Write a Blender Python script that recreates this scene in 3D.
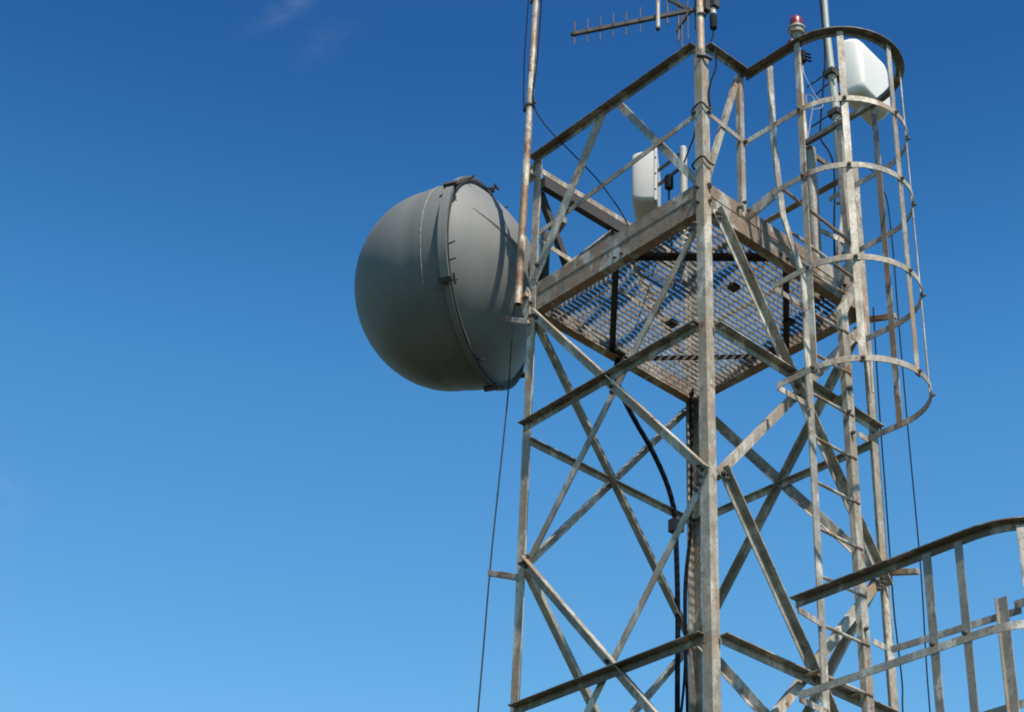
import bpy, bmesh, math, random
from mathutils import Vector as V, Matrix
random.seed(7)
for o in list(bpy.data.objects): bpy.data.objects.remove(o)
sc = bpy.context.scene
COL = sc.collection
H = 8.23                      # height of the top platform above the ground

# ---------------------------------------------------------------- camera
cam = bpy.data.cameras.new('camera'); camo = bpy.data.objects.new('camera', cam); COL.objects.link(camo)
cam.sensor_width = 36.0; cam.lens = 1873.355 * 36 / 1024
cam.clip_start = 0.1; cam.clip_end = 6000
fw = V((-0.63573806, 0.54724075, 0.54439387)); rt = V((0.67210991, 0.73927378, 0.04174387)); up = V((0.37961216, -0.39243068, 0.83779041))
M = Matrix((rt, up, -fw)).transposed().to_4x4(); M.translation = V((5.8078, -6.405, -6.6278 + H))
camo.matrix_world = M
sc.camera = camo

# ---------------------------------------------------------------- sky, sun, exposure
SUN_AZ, SUN_EL = math.radians(-15), math.radians(57)      # azimuth from +X towards +Y
w = bpy.data.worlds.new('World'); sc.world = w; w.use_nodes = True
nt = w.node_tree; N = nt.nodes; L = nt.links
bg = N['Background']
sky = N.new('ShaderNodeTexSky'); sky.sky_type = 'NISHITA'; sky.sun_disc = False
sky.sun_elevation = SUN_EL; sky.sun_rotation = math.pi/2 - SUN_AZ
sky.air_density = 1.0; sky.dust_density = 0.35; sky.ozone_density = 2.0; sky.altitude = 300
hs = N.new('ShaderNodeHueSaturation'); hs.inputs['Saturation'].default_value = 1.0; hs.inputs['Value'].default_value = 2.0
L.new(sky.outputs[0], hs.inputs['Color'])
# clearer, deeper air overhead and paler towards the horizon than the standard atmosphere
tc = N.new('ShaderNodeTexCoord')
sx = N.new('ShaderNodeSeparateXYZ'); L.new(tc.outputs['Generated'], sx.inputs[0])
cr = N.new('ShaderNodeValToRGB'); cr.color_ramp.interpolation = 'B_SPLINE'
stops = [(0.0, (1.25, 1.55, 1.45)), (0.22, (1.05, 1.50, 1.45)), (0.38, (.77, 1.33, 1.39)), (0.53, (.42, 1.09, 1.38)), (0.60, (.27, .78, 1.09)), (0.67, (.16, .54, .90)), (1.0, (.11, .42, .76))]
el = cr.color_ramp.elements
while len(el) < len(stops): el.new(0.5)
for e, (p_, c_) in zip(el, stops): e.position = p_; e.color = (*[v * .5 for v in c_], 1)
L.new(sx.outputs['Z'], cr.inputs[0])
ml = N.new('ShaderNodeMixRGB'); ml.blend_type = 'MULTIPLY'; ml.inputs[0].default_value = 1; ml.use_clamp = False
L.new(hs.outputs[0], ml.inputs[1]); L.new(cr.outputs[0], ml.inputs[2])
# two faint wisps of cloud, high on the left, fixed in the sky
def wisp(px, py, rx, ry, gain, prev):
    d = (fw * 1873.355 + rt * (px - 512) - up * (py - 356)).normalized()
    e1 = (rt - d * rt.dot(d)).normalized(); e2 = d.cross(e1)
    a, b = math.cos(math.radians(-28)), math.sin(math.radians(-28))
    f1 = e1 * a + e2 * b; f2 = -e1 * b + e2 * a
    def dot(vec, k):
        n = N.new('ShaderNodeVectorMath'); n.operation = 'DOT_PRODUCT'; n.inputs[1].default_value = vec
        L.new(tc.outputs['Generated'], n.inputs[0])
        m = N.new('ShaderNodeMath'); m.operation = 'MULTIPLY'; m.inputs[1].default_value = k; L.new(n.outputs['Value'], m.inputs[0])
        m2 = N.new('ShaderNodeMath'); m2.operation = 'POWER'; m2.inputs[1].default_value = 2; 
        ab = N.new('ShaderNodeMath'); ab.operation = 'ABSOLUTE'; L.new(m.outputs[0], ab.inputs[0]); L.new(ab.outputs[0], m2.inputs[0])
        return m2
    u = dot(f1, 1873.355 / rx); v = dot(f2, 1873.355 / ry)
    s = N.new('ShaderNodeMath'); s.operation = 'ADD'; L.new(u.outputs[0], s.inputs[0]); L.new(v.outputs[0], s.inputs[1])
    ng = N.new('ShaderNodeMath'); ng.operation = 'MULTIPLY'; ng.inputs[1].default_value = -1; L.new(s.outputs[0], ng.inputs[0])
    ex = N.new('ShaderNodeMath'); ex.operation = 'EXPONENT'; L.new(ng.outputs[0], ex.inputs[0])
    mp = N.new('ShaderNodeMapping'); mp.inputs['Rotation'].default_value = (0.4, 0.3, 0.9); mp.inputs['Scale'].default_value = (1, 1, 3.0)
    L.new(tc.outputs['Generated'], mp.inputs[0])
    no = N.new('ShaderNodeTexNoise'); no.inputs['Scale'].default_value = 38; no.inputs['Detail'].default_value = 5; L.new(mp.outputs[0], no.inputs['Vector'])
    mr = N.new('ShaderNodeMapRange'); mr.inputs[1].default_value = 0.38; mr.inputs[2].default_value = 0.75; L.new(no.outputs[0], mr.inputs[0])
    mu = N.new('ShaderNodeMath'); mu.operation = 'MULTIPLY'; L.new(ex.outputs[0], mu.inputs[0]); L.new(mr.outputs[0], mu.inputs[1])
    mg = N.new('ShaderNodeMath'); mg.operation = 'MULTIPLY'; mg.inputs[1].default_value = gain; L.new(mu.outputs[0], mg.inputs[0])
    # clouds only on the camera's side of the sphere
    gt = N.new('ShaderNodeVectorMath'); gt.operation = 'DOT_PRODUCT'; gt.inputs[1].default_value = d; L.new(tc.outputs['Generated'], gt.inputs[0])
    g2 = N.new('ShaderNodeMath'); g2.operation = 'GREATER_THAN'; g2.inputs[1].default_value = 0; L.new(gt.outputs['Value'], g2.inputs[0])
    g3 = N.new('ShaderNodeMath'); g3.operation = 'MULTIPLY'; L.new(mg.outputs[0], g3.inputs[0]); L.new(g2.outputs[0], g3.inputs[1])
    mx = N.new('ShaderNodeMixRGB'); mx.inputs[2].default_value = (6.0, 6.4, 7.0, 1)
    L.new(g3.outputs[0], mx.inputs[0]); L.new(prev, mx.inputs[1])
    return mx.outputs[0]
c = wisp(288, 7, 34, 10, 0.10, ml.outputs[0])
c = wisp(325, 40, 34, 14, 0.035, c)
c = wisp(8, 498, 14, 18, 0.10, c)
L.new(c, bg.inputs['Color'])
bg.inputs['Strength'].default_value = 0.10
sun = bpy.data.lights.new('sun', 'SUN'); sun.energy = 4.6; sun.angle = math.radians(0.8); sun.color = (1.0, 0.94, 0.84)
so = bpy.data.objects.new('sun', sun); COL.objects.link(so)
sd = V((math.cos(SUN_EL) * math.cos(SUN_AZ), math.cos(SUN_EL) * math.sin(SUN_AZ), math.sin(SUN_EL)))
so.rotation_euler = sd.to_track_quat('Z', 'Y').to_euler(); so.location = sd * 40
sc.cycles.filter_width = 1.9
vs = sc.view_settings; vs.view_transform = 'Standard'; vs.look = 'None'; vs.gamma = 1; vs.exposure = 0.6; vs.use_curve_mapping = False

# ---------------------------------------------------------------- materials
def newmat(name):
    m = bpy.data.materials.new(name); m.use_nodes = True
    return m, m.node_tree.nodes, m.node_tree.links, m.node_tree.nodes['Principled BSDF']
def noise(n, l, co, scale, detail=5, rough=0.55, stretch=None, loc=(0, 0, 0)):
    mp = n.new('ShaderNodeMapping'); mp.inputs['Location'].default_value = loc
    if stretch: mp.inputs['Scale'].default_value = stretch
    l.new(co, mp.inputs[0])
    t = n.new('ShaderNodeTexNoise'); t.inputs['Scale'].default_value = scale; t.inputs['Detail'].default_value = detail
    t.inputs['Roughness'].default_value = rough
    l.new(mp.outputs[0], t.inputs['Vector']); return t.outputs[0]
def rng(n, l, s, a, b, lo=0.0, hi=1.0):
    r = n.new('ShaderNodeMapRange'); r.inputs[1].default_value = a; r.inputs[2].default_value = b
    r.inputs[3].default_value = lo; r.inputs[4].default_value = hi; l.new(s, r.inputs[0]); return r.outputs[0]
def mix(n, l, f, a, b):
    m = n.new('ShaderNodeMixRGB')
    for i, x in enumerate((f, a, b)):
        if hasattr(x, 'links'): l.new(x, m.inputs[i])
        else: m.inputs[i].default_value = x if i == 0 else (*x, 1)
    return m.outputs[0]
def weathered(name, c1, c2, tan, rust, tan_lo=0.50, rust_lo=0.62, pale=(0.56, 0.53, 0.48), rough=0.60, metal=0.10):
    m, n, l, p = newmat(name)
    co = n.new('ShaderNodeTexCoord').outputs['Object']
    base = mix(n, l, rng(n, l, noise(n, l, co, 8, 8, .68), 0.42, 0.58), c1, c2)
    base = mix(n, l, rng(n, l, noise(n, l, co, 3.2, 7, 0.65, (1, 1, .6), (3, 1, 7)), tan_lo, tan_lo + 0.12, 0, 0.85), base, tan)
    base = mix(n, l, rng(n, l, noise(n, l, co, 5.5, 6, 0.6, (1, 1, .5), (9, 4, 2)), 0.53, 0.58, 0, 0.8), base, pale)
    st = noise(n, l, co, 30, 4, 0.6, (1, 1, .12), (5, 5, 1))
    base = mix(n, l, rng(n, l, st, 0.46, 0.64, 0, 0.6), base, (c1[0]*.55, c1[1]*.53, c1[2]*.5))
    base = mix(n, l, rng(n, l, noise(n, l, co, 7, 8, 0.7, None, (1, 12, 5)), rust_lo - .03, rust_lo + 0.02, 0, 0.85), base, rust)
    base = mix(n, l, rng(n, l, noise(n, l, co, 75, 5, 0.7), 0.55, 0.64, 0, 0.75), base, (rust[0]*.7, rust[1]*.8, rust[2]))
    oi = n.new('ShaderNodeObjectInfo'); hv = n.new('ShaderNodeHueSaturation')
    l.new(rng(n, l, oi.outputs['Random'], 0, 1, 0.84, 1.16), hv.inputs['Value']); l.new(base, hv.inputs['Color'])
    wm = n.new('ShaderNodeMixRGB'); wm.blend_type = 'MULTIPLY'; wm.inputs[0].default_value = 1; wm.inputs[2].default_value = (1.0, .935, .845, 1)
    l.new(hv.outputs[0], wm.inputs[1]); base = wm.outputs[0]
    l.new(base, p.inputs['Base Color'])
    p.inputs['Metallic'].default_value = metal
    l.new(rng(n, l, noise(n, l, co, 40, 4), 0.3, 0.7, rough - .12, rough + .15), p.inputs['Roughness'])
    b = n.new('ShaderNodeBump'); b.inputs['Strength'].default_value = 0.25; b.inputs['Distance'].default_value = 0.004
    l.new(noise(n, l, co, 55, 6, 0.65), b.inputs['Height']); l.new(b.outputs[0], p.inputs['Normal'])
    return m
def plain(name, c, rough=0.5, var=0.15, scale=12, metal=0.0, dirt=None, dirt_amt=0.3):
    m, n, l, p = newmat(name)
    co = n.new('ShaderNodeTexCoord').outputs['Object']
    base = mix(n, l, rng(n, l, noise(n, l, co, scale, 5), 0.3, 0.7), tuple(x*(1-var) for x in c), tuple(min(1, x*(1+var)) for x in c))
    if dirt: base = mix(n, l, rng(n, l, noise(n, l, co, scale*1.7, 5, .65, (1, 1, .08), (7, 3, 1)), 0.5, 0.66, 0, dirt_amt * .6), base, dirt)
    if dirt: base = mix(n, l, rng(n, l, noise(n, l, co, scale*.5, 6, .6, (1, 1, .35), (4, 2, 8)), 0.5, 0.72, 0, dirt_amt), base, dirt)
    l.new(base, p.inputs['Base Color']); p.inputs['Roughness'].default_value = rough; p.inputs['Metallic'].default_value = metal
    b = n.new('ShaderNodeBump'); b.inputs['Strength'].default_value = 0.12; b.inputs['Distance'].default_value = 0.002
    l.new(noise(n, l, co, 80, 3), b.inputs['Height']); l.new(b.outputs[0], p.inputs['Normal'])
    return m
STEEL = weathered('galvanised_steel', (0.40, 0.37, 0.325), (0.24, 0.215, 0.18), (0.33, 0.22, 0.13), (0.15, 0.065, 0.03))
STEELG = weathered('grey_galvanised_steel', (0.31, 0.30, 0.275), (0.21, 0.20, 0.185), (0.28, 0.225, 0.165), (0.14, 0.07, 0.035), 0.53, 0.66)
BEAM = weathered('stained_steel', (0.29, 0.245, 0.20), (0.18, 0.15, 0.12), (0.27, 0.175, 0.11), (0.13, 0.065, 0.035), 0.42, 0.60, (0.48, 0.48, 0.46))
RAIL = weathered('shade_dark_weathered_steel', (0.17, 0.16, 0.135), (0.11, 0.10, 0.085), (0.17, 0.12, 0.075), (0.11, 0.055, 0.03), 0.50, 0.62, (0.34, 0.34, 0.32))  # same weathered steel, shade of the undersides put into a darker base colour
GRATE = weathered('grating_steel', (0.27, 0.265, 0.245), (0.20, 0.195, 0.18), (0.17, 0.13, 0.09), (0.11, 0.06, 0.035), 0.52, 0.66, (0.32, 0.32, 0.31))
RUSTY = weathered('rusty_pipe_steel', (0.28, 0.235, 0.19), (0.40, 0.37, 0.33), (0.25, 0.13, 0.06), (0.14, 0.06, 0.028), 0.47, 0.56)
PIPE = weathered('pale_pipe_steel', (0.50, 0.48, 0.44), (0.38, 0.34, 0.30), (0.33, 0.21, 0.14), (0.17, 0.07, 0.04), 0.50, 0.60)
DISH = plain('grey_dish_paint', (0.150, 0.148, 0.138), 0.65, 0.07, 5, 0, (0.105, 0.10, 0.09), 0.5)
RADOME = plain('grey_radome_fabric', (0.120, 0.120, 0.113), 0.72, 0.06, 3.5, 0, (0.08, 0.08, 0.072), 0.55)
SEAM = plain('chalky_seam', (0.28, 0.28, 0.27), 0.8, 0.4, 30)
WHITE = plain('white_plastic', (0.66, 0.62, 0.56), 0.5, 0.03, 4, 0, (0.55, 0.54, 0.50), 0.3)
WHITEG = plain('grey_white_plastic', (0.50, 0.47, 0.435), 0.55, 0.03, 4)
GREEN = plain('grey_green_tube', (0.30, 0.31, 0.27), 0.5, 0.10, 9, 0, (0.25, 0.26, 0.24))
BLACK = plain('black_rubber', (0.009, 0.009, 0.011), 0.85, 0.2, 20)
BLACK.node_tree.nodes['Principled BSDF'].inputs['Specular IOR Level'].default_value = 0.15
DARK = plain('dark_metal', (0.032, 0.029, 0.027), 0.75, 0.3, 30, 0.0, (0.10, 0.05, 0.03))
BOOM = plain('oxidised_boom_metal', (0.065, 0.055, 0.048), 0.7, 0.3, 18, 0.0, (0.22, 0.13, 0.08))
BOLT = plain('dark_bolt_metal', (0.085, 0.068, 0.055), 0.7, 0.35, 60, 0.1, (0.20, 0.09, 0.045), 0.6)
RED = plain('red_lens_glass', (0.19, 0.015, 0.016), 0.35, 0.08, 8)
CAST = plain('beacon_casting', (0.27, 0.24, 0.18), 0.55, 0.25, 40, 0, (0.25, 0.20, 0.14), 0.6)
GROUND, n, l, p = newmat('dry_grass_ground')
co = n.new('ShaderNodeTexCoord').outputs['Object']
g = mix(n, l, rng(n, l, noise(n, l, co, 0.15, 8, .6), .35, .65), (0.022, 0.030, 0.012), (0.045, 0.042, 0.022))
g = mix(n, l, rng(n, l, noise(n, l, co, 3, 8, .7), .35, .7, 0, .6), g, (0.035, 0.04, 0.018))
l.new(g, p.inputs['Base Color']); p.inputs['Roughness'].default_value = 0.95
CONC = plain('concrete', (0.36, 0.35, 0.32), 0.9, 0.15, 5, 0, (0.22, 0.21, 0.18), .5)

# ---------------------------------------------------------------- mesh helpers (coordinates: tower frame, z = 0 at the platform's underside)
X, Y, Z = V((1, 0, 0)), V((0, 1, 0)), V((0, 0, 1))
class MB:
    def __init__(s): s.v = []; s.f = []; s.smooth = []
    def add(s, vs_, fs, sm=False):
        k = len(s.v); s.v += [V(a) for a in vs_]; s.f += [tuple(i + k for i in q) for q in fs]; s.smooth += [sm] * len(fs); return s
    def loft(s, rings, closed=True, caps=True, sm=False, loop=False):
        n_ = len(rings[0]); vs_ = [p_ for r in rings for p_ in r]; fs = []
        R = len(rings)
        for i in range(R if loop else R - 1):
            for j in range(n_ if closed else n_ - 1):
                a, b = i * n_ + j, i * n_ + (j + 1) % n_
                c_, d_ = ((i + 1) % R) * n_ + (j + 1) % n_, ((i + 1) % R) * n_ + j
                fs.append((a, b, c_, d_))
        if caps and not loop:
            fs.append(tuple(range(n_ - 1, -1, -1))); fs.append(tuple((R - 1) * n_ + j for j in range(n_)))
        return s.add(vs_, fs, sm)
    def bar(s, p0, p1, a, b, w_, h_):        # rectangular bar: centre line p0-p1, width w_ along a, h_ along b
        a, b = V(a), V(b)
        prof = [(-w_/2, -h_/2), (w_/2, -h_/2), (w_/2, h_/2), (-w_/2, h_/2)]
        return s.loft([[V(p_) + a * x + b * y for x, y in prof] for p_ in (p0, p1)])
    def angle(s, p0, p1, a, b, wa, wb, t=0.006):   # L profile: heel on p0-p1, legs along a and b
        a, b = V(a).normalized(), V(b).normalized()
        prof = [(0, 0), (wa, 0), (wa, t), (t, t), (t, wb), (0, wb)]
        return s.loft([[V(p_) + a * x + b * y for x, y in prof] for p_ in (p0, p1)])
    def tube(s, pts, r, n_=10, caps=True):
        pts = [V(p_) for p_ in pts]; rs = r if isinstance(r, (list, tuple)) else [r] * len(pts)
        rings = []; ref = None
        for i, p_ in enumerate(pts):
            t = (pts[min(i + 1, len(pts) - 1)] - pts[max(i - 1, 0)]).normalized()
            if ref is None: ref = t.orthogonal().normalized()
            u = (ref - t * ref.dot(t)).normalized(); ref = u; v = t.cross(u)
            rings.append([p_ + (u * math.cos(2*math.pi*k/n_) + v * math.sin(2*math.pi*k/n_)) * rs[i] for k in range(n_)])
        return s.loft(rings, True, caps, True)
    def sweep(s, pts, normals, prof, closed_prof=True):   # prof in (normal, z)
        return s.loft([[V(p_) + V(nn) * a + Z * b for a, b in prof] for p_, nn in zip(pts, normals)], closed_prof, True)
    def box(s, c0, c1):
        x0, y0, z0 = c0; x1, y1, z1 = c1
        return s.bar(((x0+x1)/2, (y0+y1)/2, z0), ((x0+x1)/2, (y0+y1)/2, z1), X, Y, abs(x1-x0), abs(y1-y0))
    def lathe(s, o, ax, prof, n_=24, u=None, sm=True, closed=False):
        ax = V(ax).normalized(); u = (V(u) - ax * V(u).dot(ax)).normalized() if u else ax.orthogonal().normalized(); v = ax.cross(u)
        rings = [[V(o) + ax * a + (u * math.cos(2*math.pi*k/n_) + v * math.sin(2*math.pi*k/n_)) * max(r, 1e-4) for k in range(n_)] for a, r in prof]
        return s.loft(rings, True, not closed, sm, loop=closed)
    def settle(s):      # the old platform sits a little high at the near corner and low at the far one
        for v in s.v:
            u, t = min(1, max(0, -v.x / W)), min(1, max(0, v.y / W))
            v.z += .034 * (1 - u) * (1 - t) - .028 * u * t
        return s
    def build(s, name, mat, parent=None, base=None, label=None, smooth_all=False, bevel=0):
        root = parent
        while root is not None and root.parent is not None: root = root.parent
        off = V(root['_b']) if root is not None else V(base or (0, 0, 0))
        me = bpy.data.meshes.new(name); me.from_pydata([v - off for v in s.v], [], s.f)
        bm = bmesh.new(); bm.from_mesh(me)
        for fc, sm in zip(bm.faces, s.smooth): fc.smooth = sm or smooth_all
        bmesh.ops.recalc_face_normals(bm, faces=bm.faces); 
        if bevel: bmesh.ops.bevel(bm, geom=bm.edges[:], offset=bevel, segments=2, affect='EDGES', profile=0.6)
        for e in bm.edges:
            if len(e.link_faces) == 2 and e.calc_face_angle(0) > math.radians(38): e.smooth = False
        bm.to_mesh(me); bm.free()
        me.materials.append(mat)
        o = bpy.data.objects.new(name, me); COL.objects.link(o)
        if parent is not None: o.parent = parent
        else: o.location = off + V((0, 0, H)); o['_b'] = tuple(off)
        if label: o['label'] = label
        return o
def thing(name, label, cat, base, group=None):
    o = bpy.data.objects.new(name, None); COL.objects.link(o); o.empty_display_size = 0.2
    o.location = V(base) + V((0, 0, H)); o['_b'] = tuple(base); o['label'] = label; o['category'] = cat
    if group: o['group'] = group
    return o
def tag(o, label, cat, group=None):
    o['label'] = label; o['category'] = cat
    if group: o['group'] = group
    return o
def smoothpath(pts, k=6):
    pts = [V(p_) for p_ in pts]; out = []
    for i in range(len(pts) - 1):
        p0, p1, p2, p3 = pts[max(i-1, 0)], pts[i], pts[i+1], pts[min(i+2, len(pts)-1)]
        for j in range(k):
            t = j / k
            out.append(0.5 * ((2*p1) + (p2-p0)*t + (2*p0-5*p1+4*p2-p3)*t*t + (3*p1-p0-3*p2+p3)*t**3))
    return out + [pts[-1]]

# ---------------------------------------------------------------- ground
gm = MB()
gm.add([(-3000, -3000, -H), (3000, -3000, -H), (3000, 3000, -H), (-3000, 3000, -H)], [(0, 1, 2, 3)])
go = gm.build('ground', GROUND, base=(0, 0, -H)); go['kind'] = 'structure'

# ---------------------------------------------------------------- the tower
W = 1.5
T = thing('lattice_tower', 'weathered galvanised lattice steel tower with grating platform, guard rails and caged ladder', 'tower', (-.75, .75, -H))
pad = MB().box((-2.2, -.7, -H), (.7, 2.2, -H + .25)).build('concrete_footing', CONC, T, bevel=.02)
corners = {'N': (0, 0, -1, 1), 'L': (-W, 0, 1, 1), 'R': (0, W, -1, -1), 'F': (-W, W, 1, -1)}
ztop = {'N': 1.26, 'L': 1.23, 'R': 1.20, 'F': 1.20}
for k, (x, y, sx, sy) in corners.items():
    MB().angle((x, y, -H + .25), (x, y, ztop[k]), (sx, 0, 0), (0, sy, 0), .062, .062, .007).build('leg', STEEL, T)

# faces: origin corner, in-plane direction d, outward normal n
faces = {'LN': ((-W, 0), V((1, 0, 0)), V((0, -1, 0))), 'NR': ((0, 0), V((0, 1, 0)), V((1, 0, 0))),
         'LF': ((-W, 0), V((0, 1, 0)), V((-1, 0, 0))), 'FR': ((-W, W), V((1, 0, 0)), V((0, 1, 0)))}
def P(face, s, z, off=0.0):
    (x, y), d, n_ = faces[face]
    return V((x, y, z)) + d * s + n_ * off
BOLTS = []
nodes = [-.03, -1.75, -3.45, -5.15, -6.75, -H + .45]
for fn, ((x, y), d, n_) in faces.items():
    near = fn in ('LN', 'NR')
    for i in range(len(nodes) - 1):
        za, zb = nodes[i], nodes[i + 1]; 
        if near:   # A: falls away from the near corner N or towards it, laid outside the legs with its flange out
            if fn == 'LN': A = (P(fn, .06, za, .003), P(fn, W - .01, zb + .03, .003)); B = (P(fn, W - .055, za, -.016), P(fn, .06, zb - .03, -.016))
            else: A = (P(fn, .085, za + (.09 if i == 0 else .08), .003), P(fn, W - .05, zb - .13, .003)); B = (P(fn, W - .08, za - .11, -.016), P(fn, .075, zb + .03, -.016))
        else:
            if fn == 'LF': A = (P(fn, .05, za, -.012), P(fn, W - .05, zb, -.012)); B = (P(fn, W - .06, za - .05, .010), P(fn, .06, zb, .010))
            else: A = (P(fn, .05, za, .006), P(fn, W - .05, zb, .006)); B = (P(fn, W - .06, za - .05, -.012), P(fn, .06, zb, -.012))
        for which, (a, b) in (('A', A), ('B', B)):
            ax = (b - a).normalized(); q = ax.cross(n_)
            if q.z < 0: q = -q
            wd = (.055 if near else (.078 if fn == 'LF' else .060)) if which == 'A' else .048
            c_ = -q * wd / 2
            if which == 'A' and near:    # heel along the upper edge, flange outwards
                mb = MB().angle(a - c_, b - c_, -q, n_, wd, .045, .006)
            elif which == 'A':
                mb = MB().angle(a + c_, b + c_, q, -n_, wd, .045, .006)
            else:
                mb = MB().angle(a - c_, b - c_, -q, -n_, wd, .04, .005)
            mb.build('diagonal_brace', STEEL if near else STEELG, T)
            if near and i < 3:
                for e_, sg in ((a, 1), (b, -1)):
                    for dd_ in (.028, .062): BOLTS.append((e_ + ax * sg * dd_ - q * .008 + n_ * (.007 if which == 'A' else .017), n_))
                BOLTS.append(((a + b) / 2 - q * .008 + n_ * .007, n_))
    # horizontals at the crossings
    for i in range(len(nodes) - 1):
        z = (-.80 if near else -.895) if i == 0 else (-2.645 if i == 1 else (nodes[i] + nodes[i + 1]) / 2)
        if near:
            e0, e1 = (.022 if i == 0 else .048, W - .035) if fn == 'LN' else (.05, W - .012)
            z0, z1 = (z - .03, z + .035) if fn == 'LN' else (z + .035, z - .02)
            if i: z0 = z1 = z
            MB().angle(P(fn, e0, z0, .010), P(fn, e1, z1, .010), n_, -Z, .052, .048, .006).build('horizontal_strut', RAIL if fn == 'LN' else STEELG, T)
        else:
            MB().angle(P(fn, .02, z, -.009), P(fn, W - .02, z, -.009), -Z, -n_, .042, .03, .005).build('horizontal_strut', STEELG, T)

# ---- platform
GZ = .04
gr = MB()
x = -W + .05
while x < -.03:
    gr.bar((x, .02, GZ + .0125), (x, W - .02, GZ + .0125), X, Z, .0055, .023); x += .0385
y = .07
while y < W - .03:
    gr.bar((-W + .02, y, GZ + .022), (-.02, y, GZ + .022), Y, Z, .005, .005); y += .080
plat = gr.settle().build('platform_grating', GRATE, T)
for fn, ((x, y), d, n_) in faces.items():
    zt = .212 if fn in ('LN', 'NR') else .15
    mb = MB()
    s0, s1 = .010, W - .010
    prof = [(0, 0), (-.065, 0), (-.065, .008), (-.006, .008), (-.006, zt), (0, zt), (0, zt*.62), (.004, zt*.60), (.004, zt*.56), (0, zt*.54)]
    mb.loft([[P(fn, s, 0, -.009) + n_ * a + Z * b for a, b in prof] for s in (s0, s1)])
    mb.settle().build('edge_beam', BEAM, plat)
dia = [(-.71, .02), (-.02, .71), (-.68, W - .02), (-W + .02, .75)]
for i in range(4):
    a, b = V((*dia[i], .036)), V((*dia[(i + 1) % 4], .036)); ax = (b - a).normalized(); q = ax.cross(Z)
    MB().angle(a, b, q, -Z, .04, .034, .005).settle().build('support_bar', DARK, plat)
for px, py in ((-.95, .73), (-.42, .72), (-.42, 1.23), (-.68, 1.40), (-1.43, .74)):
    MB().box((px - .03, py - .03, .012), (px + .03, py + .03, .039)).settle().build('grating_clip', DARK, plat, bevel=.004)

# ---- guard rail: heavy top rails, lighter mid rails, posts and diagonals
RZ = 1.29
def top_angle(a, b, n_, wo, wd_, mat=STEELG, name='guard_rail', parent=T):
    return MB().angle(a, b, n_, -Z, wo, wd_, .005).build(name, mat, parent)
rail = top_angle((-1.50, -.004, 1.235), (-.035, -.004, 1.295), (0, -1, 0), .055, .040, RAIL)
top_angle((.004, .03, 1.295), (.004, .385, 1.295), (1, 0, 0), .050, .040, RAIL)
# left back rail: upright flange with a dark bar under it
MB().bar((-W + .05, .02, 1.125), (-W + .05, W - .01, 1.125), X, Z, .006, .042).build('guard_rail', STEEL, T)
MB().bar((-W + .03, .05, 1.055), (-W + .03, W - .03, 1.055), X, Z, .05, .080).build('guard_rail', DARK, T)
MB().angle((-W + .01, W, 1.13), (-.02, W, 1.13), -Y, Z, .05, .05, .005).build('guard_rail', STEEL, T)
MB().bar((-W + .05, .014, .61), (-.04, .014, .775), Y, Z, .006, .038).build('mid_rail', STEEL, T)
MB().bar((-.004, .03, .775), (-.004, .40, .735), X, Z, .006, .035).build('mid_rail', STEEL, T)
MB().bar((-W + .008, .07, .60), (-W + .008, W - .05, .55), X, Z, .006, .035).build('mid_rail', STEEL, T)
MB().bar((-W + .05, W - .014, .55), (-.04, W - .014, .55), Y, Z, .006, .035).build('mid_rail', STEEL, T)
# P1 post
MB().angle((-.003, .34, .16), (-.003, .35, 1.27), (0, 1, 0), (-1, 0, 0), .036, .036, .005).build('post', STEEL, T)
# diagonals of the rails
def dbrace(a, b, n_, wd=.042, fl=.035, mat=STEEL, out=False):
    a, b, n_ = V(a), V(b), V(n_); ax = (b - a).normalized(); q = ax.cross(n_)
    if q.z < 0: q = -q
    return MB().angle(a + q*wd/2, b + q*wd/2, -q, n_ if out else -n_, wd, fl, .005).build('diagonal_brace', mat, T)
dbrace((-.855, -.006, 1.255), (-1.45, -.006, .24), (0, -1, 0), .082, .03, STEEL)
dbrace((-.735, .022, 1.265), (-.045, .022, .225), (0, -1, 0), .045, .035, STEELG)
dbrace((-.010, .345, 1.22), (-.010, .06, .30), (1, 0, 0), .034, .03)
dbrace((-W + .012, .72, 1.02), (-W + .012, .10, .25), (-1, 0, 0), .045, .03)
dbrace((-W + .030, .72, 1.02), (-W + .030, 1.42, .20), (-1, 0, 0), .045, .03)
MB().box((-W + .02, .07, .23), (-W + .03, .30, .80)).build('toe_plate', BEAM, T) if False else None

# ---- ladder
LX = .15
def polybar(pts, a, b, wa, wb, name, mat):
    mb = MB(); prof = [(-wa/2, 0), (wa/2, 0), (wa/2, -.006), (-wa/2 + .006, -.006), (-wa/2 + .006, -wb), (-wa/2, -wb)]
    mb.loft([[V(p_) + V(a) * x_ + V(b) * y_ for x_, y_ in prof] for p_ in pts]); return mb.build(name, mat, T)
ZB = -3.62
polybar([(LX, .69, ZB), (LX, .695, -.20), (LX, .53, .18), (LX, .475, .70), (LX, .468, 1.325)], Y, X, .052, .010, 'ladder_stile', STEELG)
polybar([(LX, 1.058, ZB), (LX, 1.058, -.24), (LX, 1.215, .05), (LX, 1.185, .22), (LX, 1.165, .75), (LX, 1.180, 1.27)], Y, X, .060, .040, 'ladder_stile', STEEL)
rung = None
zr = -1.265 + .287 * 4
zs = []
z = -1.262 + .287 * 4
while z > ZB + .1: zs.append(z); z -= .2865
for z in zs:
    if rung is None:
        rung = MB().tube([(LX - .012, .70, 0), (LX - .002, 1.075, 0)], .0095, 8).build('rung', BEAM, T); rung.location = (0, 0, z)
    else:
        r2 = rung.copy(); COL.objects.link(r2); r2.parent = T; r2.location = (0, 0, z)
MB().tube([(LX + .004, .52, .375), (LX + .004, 1.16, .310)], .010, 8).build('rung', BEAM, T)
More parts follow.
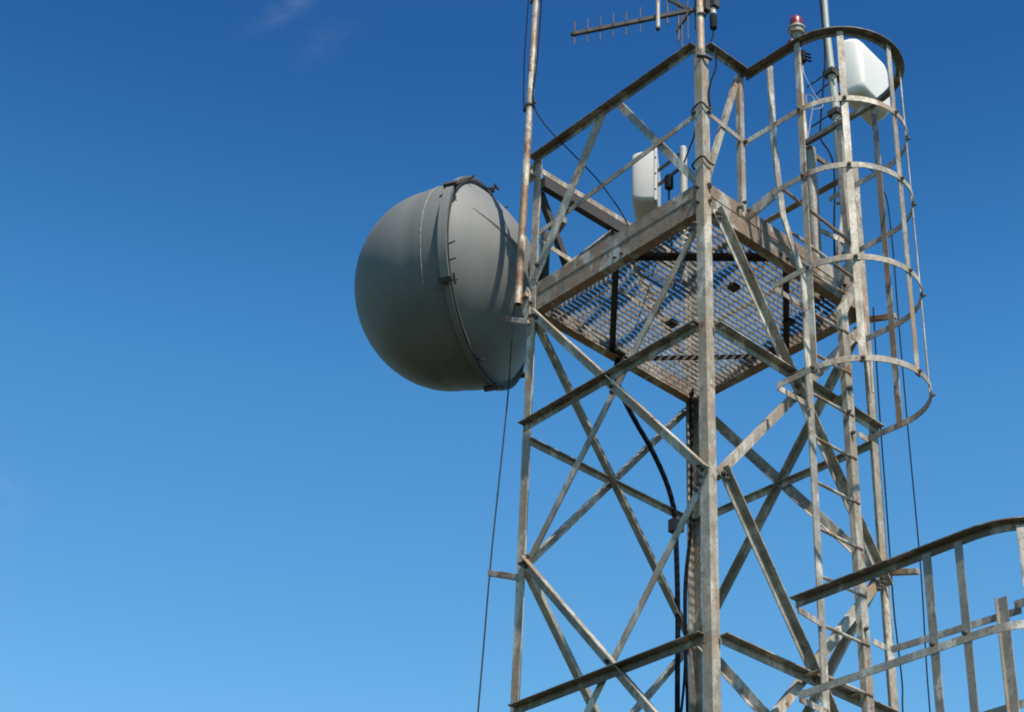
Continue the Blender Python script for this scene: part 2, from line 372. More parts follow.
MB().tube([(LX + .004, .60, .085), (LX + .004, 1.20, .040)], .010, 8).build('rung', BEAM, T)
# brackets ladder -> tower face
for z in (-.80, -2.645):
    for yy in (.69, 1.06):
        MB().bar((.020, yy, z - .02), (LX - .004, yy, z - .02), Y, Z, .035, .006).build('ladder_bracket', STEEL, T)

# ---- cage
def hoop_path(x0, x1, ys, ye, xb, xc, seg=26):
    r = (ye - ys) / 2; cy = (ye + ys) / 2
    pts = [V((x0, ys, 0)), V((x1, ys, 0))]; nr = [V((0, -1, 0))] * 2
    for i in range(1, seg):
        a = -math.pi/2 + math.pi * i / seg
        pts.append(V((x1 + (xc - x1) * math.cos(a), cy + r * math.sin(a), 0))); nr.append(V((math.cos(a), math.sin(a), 0)))
    pts += [V((x1, ye, 0)), V((xb, ye, 0))]; nr += [V((0, 1, 0))] * 2
    return pts, nr
YS, YE, XC, XS = .385, 1.17, .81, .42
def hoop(z, x0, xb, prof, name='cage_hoop', mat=STEEL):
    pts, nr = hoop_path(x0, XS, YS, YE, xb, XC)
    return MB().sweep([p_ + Z * z for p_ in pts], nr, prof).build(name, mat, T)
flat = [(0, -.019), (.006, -.019), (.006, .019), (0, .019)]
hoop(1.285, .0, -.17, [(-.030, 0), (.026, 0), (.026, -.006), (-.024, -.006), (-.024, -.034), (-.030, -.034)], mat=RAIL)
hoop(.735, .0, .0, flat)
hoop(.235, .20, .05, flat)
hoop(-.42, .17, .17, flat)
hoop(-1.09, .17, .17, flat)
MB().bar((.005, .392, .19), (.21, .392, .235), Y, Z, .008, .085).build('cage_bracket', BEAM, T)
MB().bar((.02, YE + .012, .12), (.16, YE + .012, .20), Y, Z, .008, .07).build('cage_bracket', BEAM, T)
for z in (-.42, -1.09):
    MB().bar((.17, YS, z - .008), (.17, .68, z - .008), X, Z, .006, .036).build('cage_bracket', STEEL, T)
    MB().bar((.17, 1.08, z - .008), (.17, YE, z - .008), X, Z, .006, .036).build('cage_bracket', STEEL, T)
# vertical strips of the cage
strips = [(.43, YS, 1.26, 0), (.69, .485, 1.26, 0), (.80, .80, 1.26, 0), (.715, 1.04, 1.26, 0), (.40, YE, 1.26, 0)]
for i, (sx, sy, zt, _) in enumerate(strips):
    a = math.atan2(sy - .78, max(sx - .42, .0)) if sx > .44 else (-math.pi/2 if i == 0 else math.pi/2)
    c_ = V((XS + (XC - XS) * math.cos(a), (YS + YE)/2 + (YE - YS)/2 * math.sin(a), 0)) if sx > .44 else V((sx, sy, 0))
    nn = V((math.cos(a), math.sin(a), 0)); tt = V((-nn.y, nn.x, 0))
    MB().bar(c_ - nn * .004 + Z * (-1.115), c_ - nn * .004 + Z * 1.27, tt, nn, .040 if i != 3 else .034, .006).build('cage_strip', STEEL if i != 4 else BEAM, T)
    for z in (.735, .235, -.42, -1.09):
        MB().lathe(c_ + nn * .004 + Z * z, nn, [(0, .013), (.012, .013), (.013, .007), (.022, .007)], 6, sm=False).build('bolt', BOLT, T)
# second post of the top guard (between start of hoop and first strip is the stile); gate return behind the ladder
MB().angle((-.17, 1.16, 1.272), (-.17, W - .02, 1.272), (-1, 0, 0), -Z, .04, .035, .005).build('guard_rail', BEAM, T)
MB().tube([(-.16, 1.215, .07), (-.16, 1.215, 1.262)], .036, 14).build('post', STEELG, T)
MB().bar((-.10, 1.28, .10), (-.05, 1.46, 1.10), Y, X, .045, .006).build('post', BEAM, T)
MB().bar((-.14, 1.23, .60), (-.02, 1.46, .52), X, Z, .006, .04).build('mid_rail', STEEL, T)

# ---- lower landing: railing with round end, posts, floor
LP = MB()
yS, yE = .40, 1.20; xE = 1.30
def lring(z, prof, x0, xb, mat, name):
    pts, nr = hoop_path(x0, xE, yS, yE, xb, xE + .42, 22)
    return MB().sweep([p_ + Z * z for p_ in pts], nr, prof).build(name, mat, T)
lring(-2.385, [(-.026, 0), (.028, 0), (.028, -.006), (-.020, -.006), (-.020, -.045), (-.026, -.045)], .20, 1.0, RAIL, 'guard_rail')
lring(-2.92, [(0, -.02), (.006, -.02), (.006, .02), (0, .02)], .215, .215, STEELG, 'mid_rail')
MB().bar((.20, yE + .003, -2.40), (1.02, yE + .003, -2.43), Y, Z, .006, .038).build('mid_rail', STEELG, T)
MB().bar((.205, yS + .03, -2.435), (.16, .68, -2.42), X, Z, .006, .035).build('cage_bracket', STEEL, T)
MB().bar((.175, 1.08, -2.385), (.175, yE, -2.385), X, Z, .006, .035).build('cage_bracket', STEEL, T)
MB().bar((.215, yS, -2.935), (.17, .68, -2.915), X, Z, .006, .035).build('cage_bracket', STEEL, T)
for (bx, by, zt, ww) in ((1.04, yS - .004, -2.42, .048), (1.225, yS - .004, -2.42, .044), (1.535, yS + .060, -2.42, .04), (.925, yE - .01, -2.335, .058)):
    a = 0 if abs(by - .8) < .5 and bx < 1.3 else math.atan2(by - .8, bx - xE)
    tt = X if bx < 1.3 else V((-math.sin(a), math.cos(a), 0)); nn = Y if bx < 1.3 else V((math.cos(a), math.sin(a), 0))
    mb = MB(); s_ = 1 if by > .8 else 1
    mb.angle(V((bx, by, -3.5)) - tt * ww/2, V((bx, by, zt)) - tt * ww/2, tt, (nn if bx < 1.3 and by < .8 else -nn), ww, .03, .005)
    mb.build('post', STEELG, T)
    for zz in (-2.90,):
        MB().lathe(V((bx, by, zz)) + (V((0, -.012, 0)) if bx < 1.3 and by < .8 else V((0, 0, 0)) + nn * .012), (V((0, -1, 0)) if bx < 1.3 and by < .8 else nn), [(0, .014), (.012, .014), (.013, .007), (.02, .007)], 6, sm=False).build('bolt', BOLT, T)
fl = MB(); x = .06
while x < 1.62:
    hw = .40 if x < xE else .40 * math.sqrt(max(0, 1 - ((x - xE) / .42) ** 2))
    fl.bar((x, .8 - hw, -3.5), (x, .8 + hw, -3.5), X, Z, .006, .028); x += .05
for y in (.5, .65, .8, .95, 1.1): fl.bar((.03, y, -3.49), (1.45, y, -3.49), Y, Z, .007, .006)
lf = fl.build('landing_grating', GRATE, T)
pts, nr = hoop_path(.0, xE, yS, yE, .0, xE + .42, 22)
MB().sweep([p_ + Z * -3.5 for p_ in pts], nr, [(0, -.06), (.006, -.06), (.006, .06), (0, .06)]).build('edge_beam', BEAM, lf)
for y in (.45, 1.15): MB().bar((.01, y, -4.6), (1.25, y, -3.56), Y, Z, .05, .05).build('support_bar', STEEL, lf)
# lower ladder down to the ground, inside its own hoops
for yy in (.62, .98):
    MB().bar((1.15, yy, -H), (1.15, yy, -3.52), X, Y, .05, .01).build('ladder_stile', STEELG, T)
for k in range(15):
    r2 = MB().tube([(1.15, .62, -H + .25 + k * .3), (1.15, .98, -H + .25 + k * .3)], .0095, 8).build('rung', BEAM, T)

# ---- bolts and clamps at the visible nodes
bolt0 = MB().lathe((0, 0, 0), X, [(0, .013), (.013, .013), (.014, .007), (.024, .007)], 6, sm=False)
bd = bolt0.build('bolt', BOLT, T); bd.location = V((.75, -.75, H)) + V((0.001, .040, .215)); bd_first = bd
def bolt(pos, n_):
    b = bd.copy(); COL.objects.link(b); b.parent = T; b.location = V(pos) + V((.75, -.75, H)); b.rotation_euler = V(n_).to_track_quat('X', 'Z').to_euler()
# mesh of the bolt was stored relative to the tower base: rebuild at origin
for v in bd.data.vertices: v.co -= V((.75, -.75, H))
for pos, n_ in (((0.001, .045, .10), X), ((.0, .045, .20), X), ((-.045, -.001, .20), -Y), ((-.045, -.001, .09), -Y),
                ((.0, .30, .19), X), ((.008, .34, .245), X), ((.01, .37, .20), X), ((.01, 1.25, .10), X), ((.008, 1.05, -.80), X),
                ((-1.46, -.008, -.04), -Y), ((-1.46, -.009, .06), -Y), ((-1.45, -.008, -1.77), -Y), ((-.05, -.012, -1.74), -Y),
                ((.01, .10, -1.70), X), ((.155, 1.045, -.80), X), ((.155, 1.045, -1.10), X), ((.155, 1.045, -2.32), X), ((.155, 1.05, .55), X),
                ((.155, 1.02, -.97), X), ((.01, .77, -2.66), X), ((.01, .74, -.86), X), ((-1.10, -.012, .655), -Y),
                ((-1.42, -.006, .33), -Y), ((-.06, .0, .775), -Y), ((.002, .05, .775), X), ((0.002, .375, .735), X), ((-.03, -.075, -.82), -Y), ((.07, .05, -.82), Y)):
    bolt(pos, n_)
for pos, n_ in BOLTS: bolt(pos, n_)
# dark U-bolts round the near leg
def ubolt(z, tilt=0.0):
    mb = MB().tube(smoothpath([(-.085, .02, z - .01), (-.075, -.012, z), (-.03, -.016, z + .02), (.010, -.012, z + .022), (.018, .03, z - .004), (.014, .075, z - .02 + tilt)], 5), .0065, 7)
    return mb.build('u_bolt', DARK, T)
ubolt(.79, .045); ubolt(.375, .02)
MB().tube([(-.02, -.02, 1.20), (.02, .02, 1.19), (.03, .06, 1.185)], .012, 8).build('u_bolt', DARK, T)
# brackets that hold the wires off the legs
for base, end in (((-1.47, -.012, -.085), (-1.71, -.012, .055)), ((-1.47, -.012, -1.85), (-1.725, -.012, -1.735))):
    MB().bar(base, end, Y, Z, .028, .040).build('wire_bracket', RUSTY, T, label='rusty square bracket holding the hanging wire off the leg', bevel=.003)
for base, end in (((-.02, W + .02, -.005), (.185, W + .02, -.075)), ((-.01, W + .02, -1.755), (.19, W + .02, -1.815))):
    MB().bar(base, end, Y, Z, .028, .036).build('wire_bracket', RUSTY, T, label='rusty square bracket holding a thin wire off the right leg', bevel=.003)
# gusset plates
MB().bar((-1.54, -.006, 1.06), (-1.54, -.006, 1.20), X, Y, .09, .006).build('gusset_plate', STEEL, T)
MB().add([(-1.50, -.02, .20), (-1.56, -.02, .10), (-1.50, -.02, -.06), (-1.46, -.02, -.03), (-1.47, -.02, .14),
          (-1.50, -.012, .20), (-1.56, -.012, .10), (-1.50, -.012, -.06), (-1.46, -.012, -.03), (-1.47, -.012, .14)],
         [(0, 1, 2, 3, 4), (9, 8, 7, 6, 5)] + [(i, (i+1) % 5, 5 + (i+1) % 5, 5 + i) for i in range(5)]).build('gusset_plate', PIPE, T)

# ---------------------------------------------------------------- microwave dish with radome
dc = V((-2.161, .2, .665)); dd = V((-.898, -.439, 0.0)).normalized(); ds = dd.cross(Z).normalized()   # side
base = dc - dd * .34; 
D = thing('microwave_dish', 'large grey parabolic dish under a bulging domed radome, hung left of the tower', 'dish antenna', tuple(base))
prof = [(-.335, 0), (-.335, .10), (-.325, .16), (-.285, .30), (-.225, .42), (-.15, .53), (-.07, .625), (.0, .690)]
def densify(pr, k=4):
    q_ = smoothpath([(a, r, 0) for a, r in pr], k); return [(v.x, v.y) for v in q_]
back = MB().lathe(dc, dd, densify(prof) , 72, Z).build('reflector', DISH, D)
MB().lathe(dc, dd, [(-.012, .69), (-.012, .735), (.030, .735), (.030, .69)], 72, Z, sm=False, closed=True).build('rim', RADOME, D)
MB().lathe(dc, dd, [(-.022, .700), (-.022, .722), (-.013, .724), (-.013, .700)], 72, Z, sm=False, closed=True).build('gasket', DARK, D)
rp = [(.0, .700), (.08, .706), (.16, .704), (.22, .697), (.245, .690)]
rp2 = [(.245 + .635 * math.sin(a), .690 * math.cos(a)) for a in [math.pi/2 * i / 22 for i in range(1, 23)]]
rad = MB().lathe(dc + dd * .03, dd, rp + rp2[:-1] + [(.88, 0)], 96, Z).build('radome', RADOME, D)
def ondish(ang, a, r): return dc + dd * a + (Z * math.cos(ang) + ds * math.sin(ang)) * r
sgn = 1 if ds.dot(fw) < 0 else -1
if sgn < 0: ds = -ds
# chalky seam on the near side of the radome
seam = [ondish(math.radians(t), .175, .7065 + .0012 * math.sin(t * .9)) for t in range(45, 124, 2)]
MB().tube(seam, [.0012 + .0017 * abs(math.sin(i * 1.7)) for i in range(len(seam))], 6).build('seam', SEAM, D)
# outer sleeve of the rim between two clamps
sl = [ondish(math.radians(t), .04, .738) for t in range(28, 93, 3)]
m_ = MB(); rings = []
for t in range(64, 124, 3):
    e = Z * math.cos(math.radians(t)) + ds * math.sin(math.radians(t))
    rings.append([dc + dd * a + e * r for a, r in ((-.022, .730), (-.022, .748), (.036, .748), (.036, .730))])
m_.loft(rings).build('rim_sleeve', DISH, D)
for t in (62, 122, 194, 5, -116, -55):
    e = Z * math.cos(math.radians(t)) + ds * math.sin(math.radians(t)); tg = e.cross(dd)
    c0 = dc + e * .748
    m_ = MB().bar(c0 - dd * .04, c0 + dd * .055, tg, e, .03, .035)
    m_.tube([c0 - dd * .075 + tg * .012, c0 + dd * .03 + tg * .012], .007, 6)
    m_.bar(c0 - dd * .06 - tg * .03 + e * .01, c0 - dd * .06 + tg * .045 + e * .01, dd, e, .012, .012)
    m_.build('rim_clamp', DARK, D)
for t in (103, 112, 40, -9, -22, 170):
    e = Z * math.cos(math.radians(t)) + ds * math.sin(math.radians(t))
    MB().tube([dc + e * .70 - dd * .01, dc + e * .725 - dd * .075], .0055, 6).build('bolt', DARK, D)
# pressed rib on the back shell
rib = []
for k in range(9):
    t = k / 8.0; ang = math.radians(68 + t * 6); rr = .58 - .42 * t
    a_ = -.335 + (.335) * min(1, (rr / .69)) ** 2.1
    rib.append(dc + dd * (a_ - .004) + (Z * math.cos(ang) + ds * math.sin(ang)) * rr)
MB().tube(rib, [.006 + .010 * math.sin(math.pi * min(1, i / 6) / 2) for i in range(9)], 8).build('pressed_rib', DISH, D)
MB().lathe(dc - dd * .33, -dd, [(0, .10), (.03, .10), (.035, .08), (.07, .08)], 24, Z).build('hub', DARK, D)
hubc = dc - dd * .415
MB().tube([(hubc.x, hubc.y, .22), (hubc.x, hubc.y, .98)], .032, 16).build('mounting_pipe', DARK, D)
for z in (.30, .90):
    MB().bar((hubc.x + .03, hubc.y, z), (-W - .004, hubc.y - .1, z), Y, Z, .05, .05).build('mounting_arm', STEEL, D)
MB().angle((-W - .012, .06, 1.03), (-W - .012, .36, .50), Y, -X, .05, .04, .006).build('mounting_arm', DARK, D)

# ---------------------------------------------------------------- left rusty mast and its wires
Lm = thing('antenna_mast', 'tall rust-brown pipe mast strapped outside the left tower leg, open at its foot', 'mast', (-1.505, -.085, .03))
m0, m1 = V((-1.503, -.085, .03)), V((-1.440, -.085, 4.4))
rings = [[p_ + (X * math.cos(a) + Y * math.sin(a)) * r for a in [2*math.pi*k/20 for k in range(20)]] for p_, r in ((m0 + Z*.10, .020), (m0, .020), (m0, .0245), (m1, .0235), (m1, .019))]
MB().loft(rings, True, True, True).build('pipe', RUSTY, Lm)
for z in (.12, 1.10):
    MB().bar((-1.50, -.05, z), (-1.50, .0, z), X, Z, .05, .03).build('pipe_bracket', STEEL, Lm)
for z in (1.64, 2.62):
    xx = m0.x + (m1.x - m0.x) * z / 4.4
    MB().lathe((xx, -.085, z), Z, [(-.008, .024), (-.008, .033), (.008, .033), (.008, .024)], 16, sm=False).build('clamp', DARK, Lm)
    MB().bar((xx - .055, -.085, z - .01), (xx + .055, -.085, z + .01), Y, Z, .016, .022).build('clamp', DARK, Lm)
tag(MB().tube(smoothpath([(-1.445, -.085, 4.3), (-1.385, -.09, 3.5), (-1.398, -.09, 2.68), (-1.422, -.09, 2.0), (-1.440, -.09, 1.66), (-1.35, -.06, 1.42), (-1.12, .0, 1.06), (-.92, .04, .75), (-.70, .06, .34), (-.66, .08, .09)], 6), .0048, 6)
    .build('cable', BLACK, base=(-.66, .08, .09)), 'thin black cable leaving the rusty left mast and slanting down onto the platform', 'cable')
tag(MB().tube(smoothpath([(-1.500, -.10, 4.2), (-1.515, -.11, 3.3), (-1.520, -.11, 2.6), (-1.530, -.11, 2.1), (-1.525, -.10, 1.66), (-1.505, -.11, 1.60)], 6), .0045, 6)
    .build('cable', BLACK, base=(-1.51, -.1, 1.6)), 'thin black wire clipped close along the left side of the rusty mast', 'cable')
tag(MB().tube(smoothpath([(-1.70, .075, .22), (-1.71, .059, .096), (-1.71, .049, -.488), (-1.71, .005, -1.248), (-1.71, -.021, -1.723), (-1.71, -.053, -2.614), (-1.74, -.1, -4.2), (-1.74, -.1, -6.5), (-1.7, -.1, -H + .02)], 6), .0048, 6)
    .build('cable', plain('dark_green_wire', (.010, .018, .018), .9), base=(-1.7, -.1, -H + .02)), 'long thin dark wire hanging below the dish beside the left leg', 'cable')

# ---------------------------------------------------------------- near mast with yagi
Nm = thing('antenna_mast', 'pale rust-flecked pipe mast standing on the near corner of the guard rail', 'mast', (-.004, .012, 1.05))
MB().tube([(-.040, .042, 1.05), (-.036, .036, 1.25), (-.034, .030, 2.0), (-.030, .026, 3.2)], .0245, 18).build('pipe', PIPE, Nm)
MB().lathe((-.027, .035, 1.57), Z, [(-.006, .024), (-.006, .030), (.006, .030), (.006, .024)], 18, sm=False).build('clamp', DARK, Nm)
def bpz(px, py, z):     # plan position where a photo direction meets a height (used once for the boom)
    d = fw * 1873.355 + rt * (px - 512) - up * (py - 356); t = (z + 6.6278) / d.z
    return V((5.8078, -6.405, -6.6278)) + d * t
b_end = V((-.780, -.354, 1.655)); b_root = V((-.034, .06, 1.655))
YG = thing('yagi_antenna', 'small yagi antenna, thin rods along a horizontal boom, clamped to the near mast', 'antenna', (-.01, .05, 1.655))
bdv = (b_end - b_root).normalized(); bn = bdv.cross(Z).normalized(); 
b_back = b_root - bdv * .13
MB().bar(b_end, b_root - bdv * .03, bn, Z, .022, .026).build('boom', BOOM, YG)
MB().lathe(b_end + bdv * .0, bdv, [(0, .016), (.012, .016)], 8, sm=False).build('boom_cap', DARK, YG)
Lb = (b_root - b_end).length
for px in (574, 587, 600, 613, 626, 640):
    t = (px - 573) / 127.0; c_ = b_end.lerp(b_root, t * .985 + .004)
    k = 1 + .12 * t
    MB().tube([c_ + Z * .105 * k, c_ - Z * .095 * k], .0042, 6).build('element', BOOM, YG)
    MB().bar(c_ - bdv * .008, c_ + bdv * .008, bn, Z, .026, .030).build('clip', DARK, YG)
dip = b_end.lerp(b_root, .665) + bn * (.022 if bn.dot(fw) < 0 else -.022)
MB().tube([dip + Z * .125, dip - Z * .115], .0135, 12).build('dipole', PIPE, YG)
MB().lathe(dip - Z * .113, -Z, [(0, .015), (.015, .014)], 12).build('dipole_cap', DARK, YG)
for t, zu, zd, r_ in ((.73, .13, -.075, .007), (.815, .10, -.24, .0065), (.84, .02, -.305, .005), (.885, .20, -.24, .0045), (.94, .20, -.17, .004)):
    c_ = b_end.lerp(b_root, t)
    MB().tube([c_ + Z * zu, c_ + Z * zd], r_, 6).build('element', BOOM, YG)
kn = b_end.lerp(b_root, .905)
MB().bar(kn, b_end.lerp(b_root, .74) + Z * .135, bn, Z, .024, .026).build('reflector_arm', DARK, YG)
MB().bar(kn, b_end.lerp(b_root, .80) - Z * .15, bn, Z, .024, .026).build('reflector_arm', DARK, YG)
MB().bar(b_root - V((0, 0, .05)), b_root + V((0, 0, .16)), X, Y, .10, .045).build('mast_clamp', DARK, YG, bevel=.004)
MB().bar(b_root + V((.055, .035, -.02)), b_root + V((.055, .035, .16)), X, Y, .07, .05).build('mast_clamp', DARK, YG, bevel=.004)
AM = thing('surge_arrester', 'short black cylinder with pale cap hanging beside the near mast top', 'arrester', (.045, .10, 1.60))
MB().lathe((.024, .090, 1.455), Z, [(0, .012), (.01, .022), (.105, .024), (.125, .020)], 14).build('body', BLACK, AM)
MB().lathe((.024, .090, 1.58), Z, [(0, .020), (.05, .018), (.055, .012)], 14).build('cap', GREEN, AM)
MB().bar((-.02, .05, 1.61), (.025, .09, 1.62), Z, X.cross(Z), .03, .012).build('bracket', DARK, AM)
tag(MB().tube(smoothpath([(.024, .090, 1.46), (.022, .085, 1.40), (.020, .070, 1.34), (.045, .075, 1.25), (.05, .075, 1.12), (.030, .055, 1.02), (.010, .05, .92), (.012, .06, .80)], 6), .0055, 7)
    .build('cable', BLACK, base=(.012, .06, .8)), 'short black cable drooping from the arrester down the near leg', 'cable')

# ---------------------------------------------------------------- panel antennas
def panel(name, label, c0, h, b, Wd, Hh, Dp, ih, it, ib, mat, plate=.018, cr_=.03):
    """c0: near top corner of the back plate; h: direction across the plate; b: direction it bulges."""
    h, b, c0 = V(h).normalized(), V(b).normalized(), V(c0)
    o = thing(name, label, 'panel antenna', tuple(c0 - Z * Hh), 'white panel antennas on the platform')
    bk = MB().loft([[c0 + b * a + h * u - Z * v for u, v in ((0, 0), (Wd, 0), (Wd, Hh), (0, Hh))] for a in (0, plate)])
    bk.build('back_plate', mat, o, bevel=.003)
    rings = []
    for k in range(9):
        t = k / 8.0; f = 1 - math.sqrt(max(0, 1 - t * t)) if k < 8 else 1.0
        f = t ** 2.2; q = .006 + 0.004 * t
        s_ = math.sin(t * math.pi / 2)
        ring = []
        cr = cr_
        u0, u1, v0, v1 = q + ih * f, Wd - q - ih * f, q + it * f, Hh - q - ib * f
        for (cx, cy, a0) in ((u1 - cr, v0 + cr, -90), (u1 - cr, v1 - cr, 0), (u0 + cr, v1 - cr, 90), (u0 + cr, v0 + cr, 180)):
            for j in range(4):
                a = math.radians(a0 + 30 * j); ring.append((cx + cr * math.cos(a), cy + cr * math.sin(a)))
        rings.append([c0 + b * (plate + Dp * s_) + h * u - Z * v for u, v in ring])
    MB().loft(rings, True, True, True).build('cover', mat, o)
    for u, v in ((.05, .004), (.5, .004), (.95, .004), (.05, .996), (.5, .996), (.95, .996), (.004, .2), (.004, .5), (.004, .8)):
        MB().lathe(c0 + b * (plate * .5) + h * Wd * u - Z * Hh * v, (-Z if v > .9 else Z) if u > .01 else -h, [(-.004, .006), (.004, .006), (.006, .003)], 8, sm=False).build('cover_screw', BOLT, o)
    return o
# right one, bulging to the right, on a tall grey-green tube
hR = V((-.12, .993, 0)); bR = V((.993, .12, 0))
cR = V((-.060, 1.445, 2.315))
pR = panel('panel_antenna', 'x', cR, hR, bR, .42, .53, .15, .045, .12, .035, WHITE, cr_=.055)
tag(pR, 'white panel antenna with domed cover, high on the grey-green tube above the ladder cage', 'panel antenna', 'white panel antennas on the platform')
MB().bar(cR + hR * .06 - Z * .27 - bR * .06, cR + hR * .06 - Z * .27 - bR * .002, Z, hR, .05, .07).build('mount_bracket', DARK, pR, bevel=.003)
MB().bar(cR + hR * .06 - Z * .48 - bR * .06, cR + hR * .06 - Z * .48 - bR * .002, Z, hR, .05, .07).build('mount_bracket', DARK, pR, bevel=.003)
Rm_ = thing('antenna_mast', 'tall slender grey-green tube rising behind the ladder cage', 'mast', (-.10, 1.43, .07))
MB().tube([(-.085, 1.47, .07), (-.10, 1.444, 1.60)], .033, 18).build('lower_tube', GREEN, Rm_)
MB().tube([(-.10, 1.444, 1.58), (-.10, 1.418, 2.0)], .031, 18).build('middle_tube', GREEN, Rm_)
MB().tube([(-.10, 1.418, 1.98), (-.10, 1.395, 2.45), (-.10, 1.385, 4.3)], [.027, .022, .018], 16).build('upper_tube', GREEN, Rm_)
for z, yy in ((2.00, 1.418), (1.66, 1.440)):
    m_ = MB().bar((-.10, yy - .045, z), (-.10, yy + .075, z - .01), X, Z, .085, .04)
    m_.tube([(-.26, yy - .07, z - .06), (-.04, yy - .02, z + .02)], .006, 6)
    m_.tube([(-.24, yy - .02, z - .12), (-.04, yy - .02, z - .06)], .006, 6)
    m_.build('clamp', DARK, Rm_, bevel=0)
tag(MB().tube(smoothpath([(-.13, 1.36, 4.3), (-.13, 1.37, 3.2), (-.12, 1.375, 2.6), (-.115, 1.38, 2.2), (-.13, 1.37, 1.95), (-.15, 1.36, 1.75), (-.17, 1.345, 1.50), (-.165, 1.34, 1.42), (-.12, 1.40, 1.2), (-.14, 1.38, .6), (-.14, 1.36, .08)], 6), .0065, 7)
    .build('cable', BLACK, base=(-.14, 1.36, .08)), 'black cable running down the grey-green tube to the ladder top', 'cable')
# left one, on a short pipe over the platform
hL = V((-.64, .77, 0)); bL = V((-.77, -.64, 0))
cL = V((-.85, .49, 1.257))
pL = panel('panel_antenna', 'x', cL, hL, bL, .34, .435, .15, .03, .02, .06, WHITEG)
tag(pL, 'grey-white panel antenna on a short pipe just inside the near corner of the platform', 'panel antenna', 'white panel antennas on the platform')
pm = V((-.63, .51, 0)); pa = cL - bL * .004 + hL * .06
for dz in (.15, .27):
    MB().bar(pa - Z * dz, V((pm.x, pm.y, pa.z - dz)) - (pm - pa).normalized() * .0, X, Z, .03, .035).build('mount_bracket', DARK, pL, bevel=.002)
MB().bar(pa.lerp(V((pm.x, pm.y, pa.z)), .42) - Z * .26, pa.lerp(V((pm.x, pm.y, pa.z)), .42) - Z * .37, X, Y, .045, .045).build('connector_box', BLACK, pL, bevel=.01)
PALE = plain('pale_grey_paint', (0.36, 0.34, 0.31), 0.55, 0.12, 10, 0, (0.35, 0.32, 0.27), 0.5)
Ls = thing('mounting_pipe', 'short white pipe post on the platform holding the grey-white panel antenna', 'pipe post', (-.63, .51, .07))
MB().tube([(-.63, .51, .07), (-.635, .51, 1.13)], .025, 18).build('pipe', PALE, Ls)
MB().lathe((-.635, .51, 1.129), Z, [(0, .025), (.010, .022), (.015, .0)], 18).build('cap', PALE, Ls)
tag(MB().tube([(-.63, .50, .98), (-.30, .25, .88), (-.02, .0, .80)], .0055, 6).build('stay_rod', DARK, base=(-.02, 0, .8)), 'thin dark rod from the short white pipe to the near leg', 'rod')
cc = pa.lerp(V((pm.x, pm.y, pa.z)), .42)
tag(MB().tube(smoothpath([(cc.x, cc.y, cc.z - .36), (cc.x, cc.y, cc.z - .5), (cc.x + .02, cc.y, .4), (cc.x + .04, cc.y, .08)], 5), .006, 6).build('cable', BLACK, base=(cc.x + .04, cc.y, .08)), 'short black lead dropping from the grey-white panel antenna', 'cable')

# ---------------------------------------------------------------- obstruction beacon
B = thing('obstruction_light', 'red twin-lens obstruction light on a thin pole above the ladder cage', 'beacon', (-.2, 1.21, .07))
MB().tube([(-.205, 1.225, .07), (-.20, 1.222, 1.33), (-.20, 1.195, 2.25)], .017, 12).build('pole', RUSTY, B)
bt = V((-.20, 1.193, 2.27))
MB().lathe(bt, Z, [(-.03, .022), (.005, .030), (.015, .050), (.045, .054), (.05, .062), (.062, .062), (.066, .048), (.085, .042)], 20).build('housing', CAST, B)
MB().lathe(bt + Z * .095, Z, [(-.012, .042), (.025, .045), (.055, .040), (.075, .026), (.084, .0)], 20).build('lens', RED, B)
MB().lathe(bt + V((-.035, -.02, -.13)), Z, [(0, .0), (.008, .024), (.05, .028), (.085, .026)], 16).build('lens', RED, B)
MB().box((bt.x - .01, bt.y + .010, bt.z - .23), (bt.x + .03, bt.y + .05, bt.z - .13)).build('junction_box', BLACK, B, bevel=.006)
for k in range(3):
    MB().tube([(bt.x + .03, bt.y + .05 - .01*k, bt.z - .15 - .032*k), (bt.x + .05, bt.y + .075, bt.z - .155 - .032*k)], .008, 7).build('cable_gland', BLACK, B)
for k in range(3):
    a = math.radians(40 + 120 * k); MB().tube([bt + V((.06*math.cos(a), .06*math.sin(a), .02)), bt + V((.075*math.cos(a), .075*math.sin(a), -.01))], .007, 6).build('wing_screw', DARK, B)
MB().tube(smoothpath([bt + V((.01, .03, -.26)), bt + V((.03, .02, -.36)), bt + V((.05, .09, -.50)), bt + V((.08, .13, -.60)), bt + V((.03, .05, -.64)), bt + V((.02, .04, -.52)), bt + V((.06, .07, -.56)), bt + V((.04, .06, -.68)), bt + V((.02, .03, -.9))], 6), .0026, 6).build('lead', PALE, B)

# ---------------------------------------------------------------- cables down the tower
C0 = [(-1.43, .745, .03), (-1.47, .75, -.10), (-1.47, .808, -.25), (-1.47, .937, -.40), (-1.47, 1.066, -.525), (-1.47, 1.195, -.69), (-1.47, 1.268, -.84), (-1.47, 1.297, -.998),
      (-1.465, 1.31, -1.6), (-1.465, 1.30, -2.3), (-1.465, 1.31, -3.2), (-1.47, 1.30, -5), (-1.47, 1.3, -H + .26)]
tag(MB().tube(smoothpath(C0, 6), .0165, 12).build('cable', BLACK, base=(-1.47, 1.3, -H + .26)), 'thick black feeder cable curving from under the platform down beside the far leg', 'cable')
tag(MB().tube(smoothpath([(-1.44, 1.42, .03), (-1.44, 1.42, -.6), (-1.43, 1.40, -1.0), (-1.44, 1.355, -1.5), (-1.45, 1.37, -2.3), (-1.45, 1.35, -3.2), (-1.46, 1.35, -5), (-1.46, 1.35, -H + .26)], 6), .0095, 8)
    .build('cable', BLACK, base=(-1.46, 1.35, -H + .26)), 'thinner black cable tight against the far leg behind the thick feeder', 'cable')
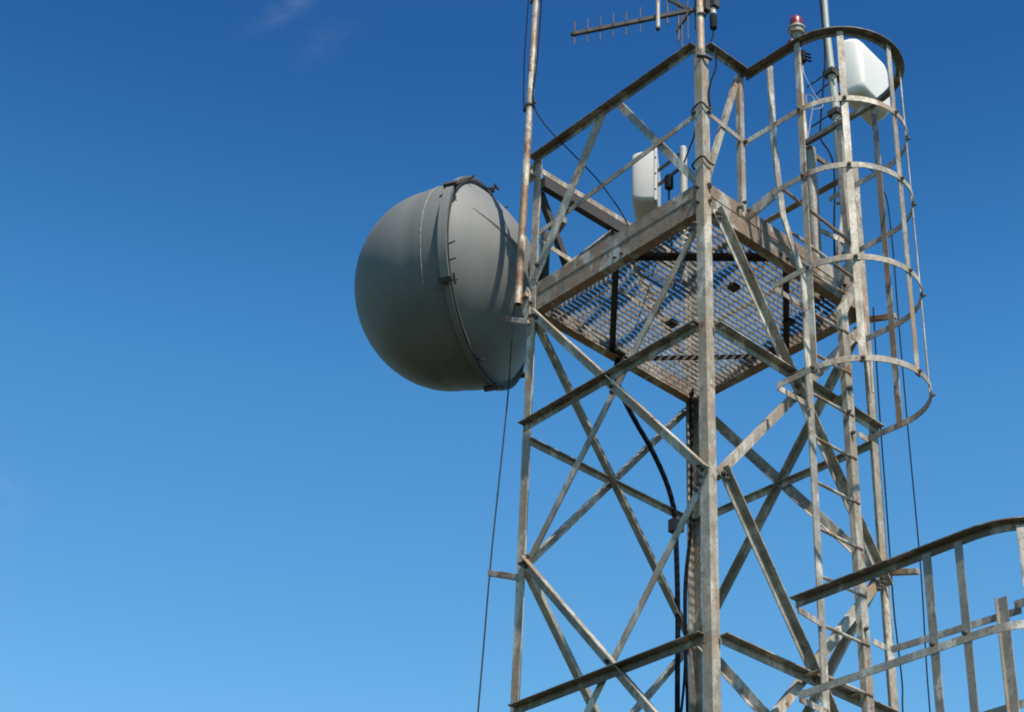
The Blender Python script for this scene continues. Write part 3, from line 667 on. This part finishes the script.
tag(MB().tube(smoothpath([(-1.40, 1.40, .03), (-1.42, 1.40, -.6), (-1.42, 1.385, -1.0), (-1.42, 1.325, -1.45), (-1.41, 1.31, -2.0), (-1.42, 1.26, -2.5), (-1.42, 1.22, -3.2), (-1.43, 1.25, -5), (-1.43, 1.25, -H + .26)], 6), .0085, 8)
    .build('cable', BLACK, base=(-1.43, 1.25, -H + .26)), 'thin black cable swinging away from the far leg at the bottom', 'cable')
MB().box((-1.50, 1.26, -1.06), (-1.42, 1.33, -.97)).build('cable_clamp', DARK, T, bevel=.006)
MB().bar((-1.43, 1.15, -2.44), (-1.43, 1.34, -2.36), X, Z, .02, .03).build('cable_clamp', DARK, T)
tag(MB().tube(smoothpath([(.10, 1.40, 1.10), (.17, 1.45, 1.00), (.19, 1.50, .86), (.19, 1.527, .78), (.19, 1.54, .434), (.19, 1.535, -.08), (.19, 1.536, -.883), (.19, 1.544, -1.80), (.19, 1.517, -2.655), (.2, 1.53, -4.2), (.2, 1.53, -H + .02)], 6), .0042, 6)
    .build('cable', BLACK, base=(.2, 1.53, -H + .02)), 'thin dark wire clipped to the rusty brackets outside the right leg', 'cable')
tag(MB().tube(smoothpath([(.035, 1.50, .05), (.03, 1.49, -.7), (.03, 1.488, -1.312), (.03, 1.483, -1.953), (.03, 1.490, -2.15), (.03, 1.508, -2.45), (.03, 1.49, -2.75), (.03, 1.50, -4), (.03, 1.5, -H + .26)], 6), .0045, 6)
    .build('cable', BLACK, base=(.03, 1.5, -H + .26)), 'thin dark wire running close along the right leg, bowed out near the bottom', 'cable')
tag(MB().tube(smoothpath([(.012, 1.42, .16), (.035, 1.40, .05), (.02, 1.425, -.08), (.04, 1.40, -.2), (.03, 1.425, -.32), (.035, 1.43, -.45), (.03, 1.44, -.6)], 5), .0065, 6)
    .build('cable', PIPE, base=(.03, 1.44, -.6)), 'pale wavy lead beside the right platform corner', 'cable')
tag(MB().tube(smoothpath([(-1.30, 1.46, .05), (-1.31, 1.46, -.12), (-1.35, 1.47, -.35), (-1.40, 1.47, -.8)], 5), .008, 6)
    .build('cable', BLACK, base=(-1.4, 1.47, -.8)), 'short black cable end behind the near leg under the back beam', 'cable')
for o in bpy.data.objects:
    if '_b' in o: del o['_b']
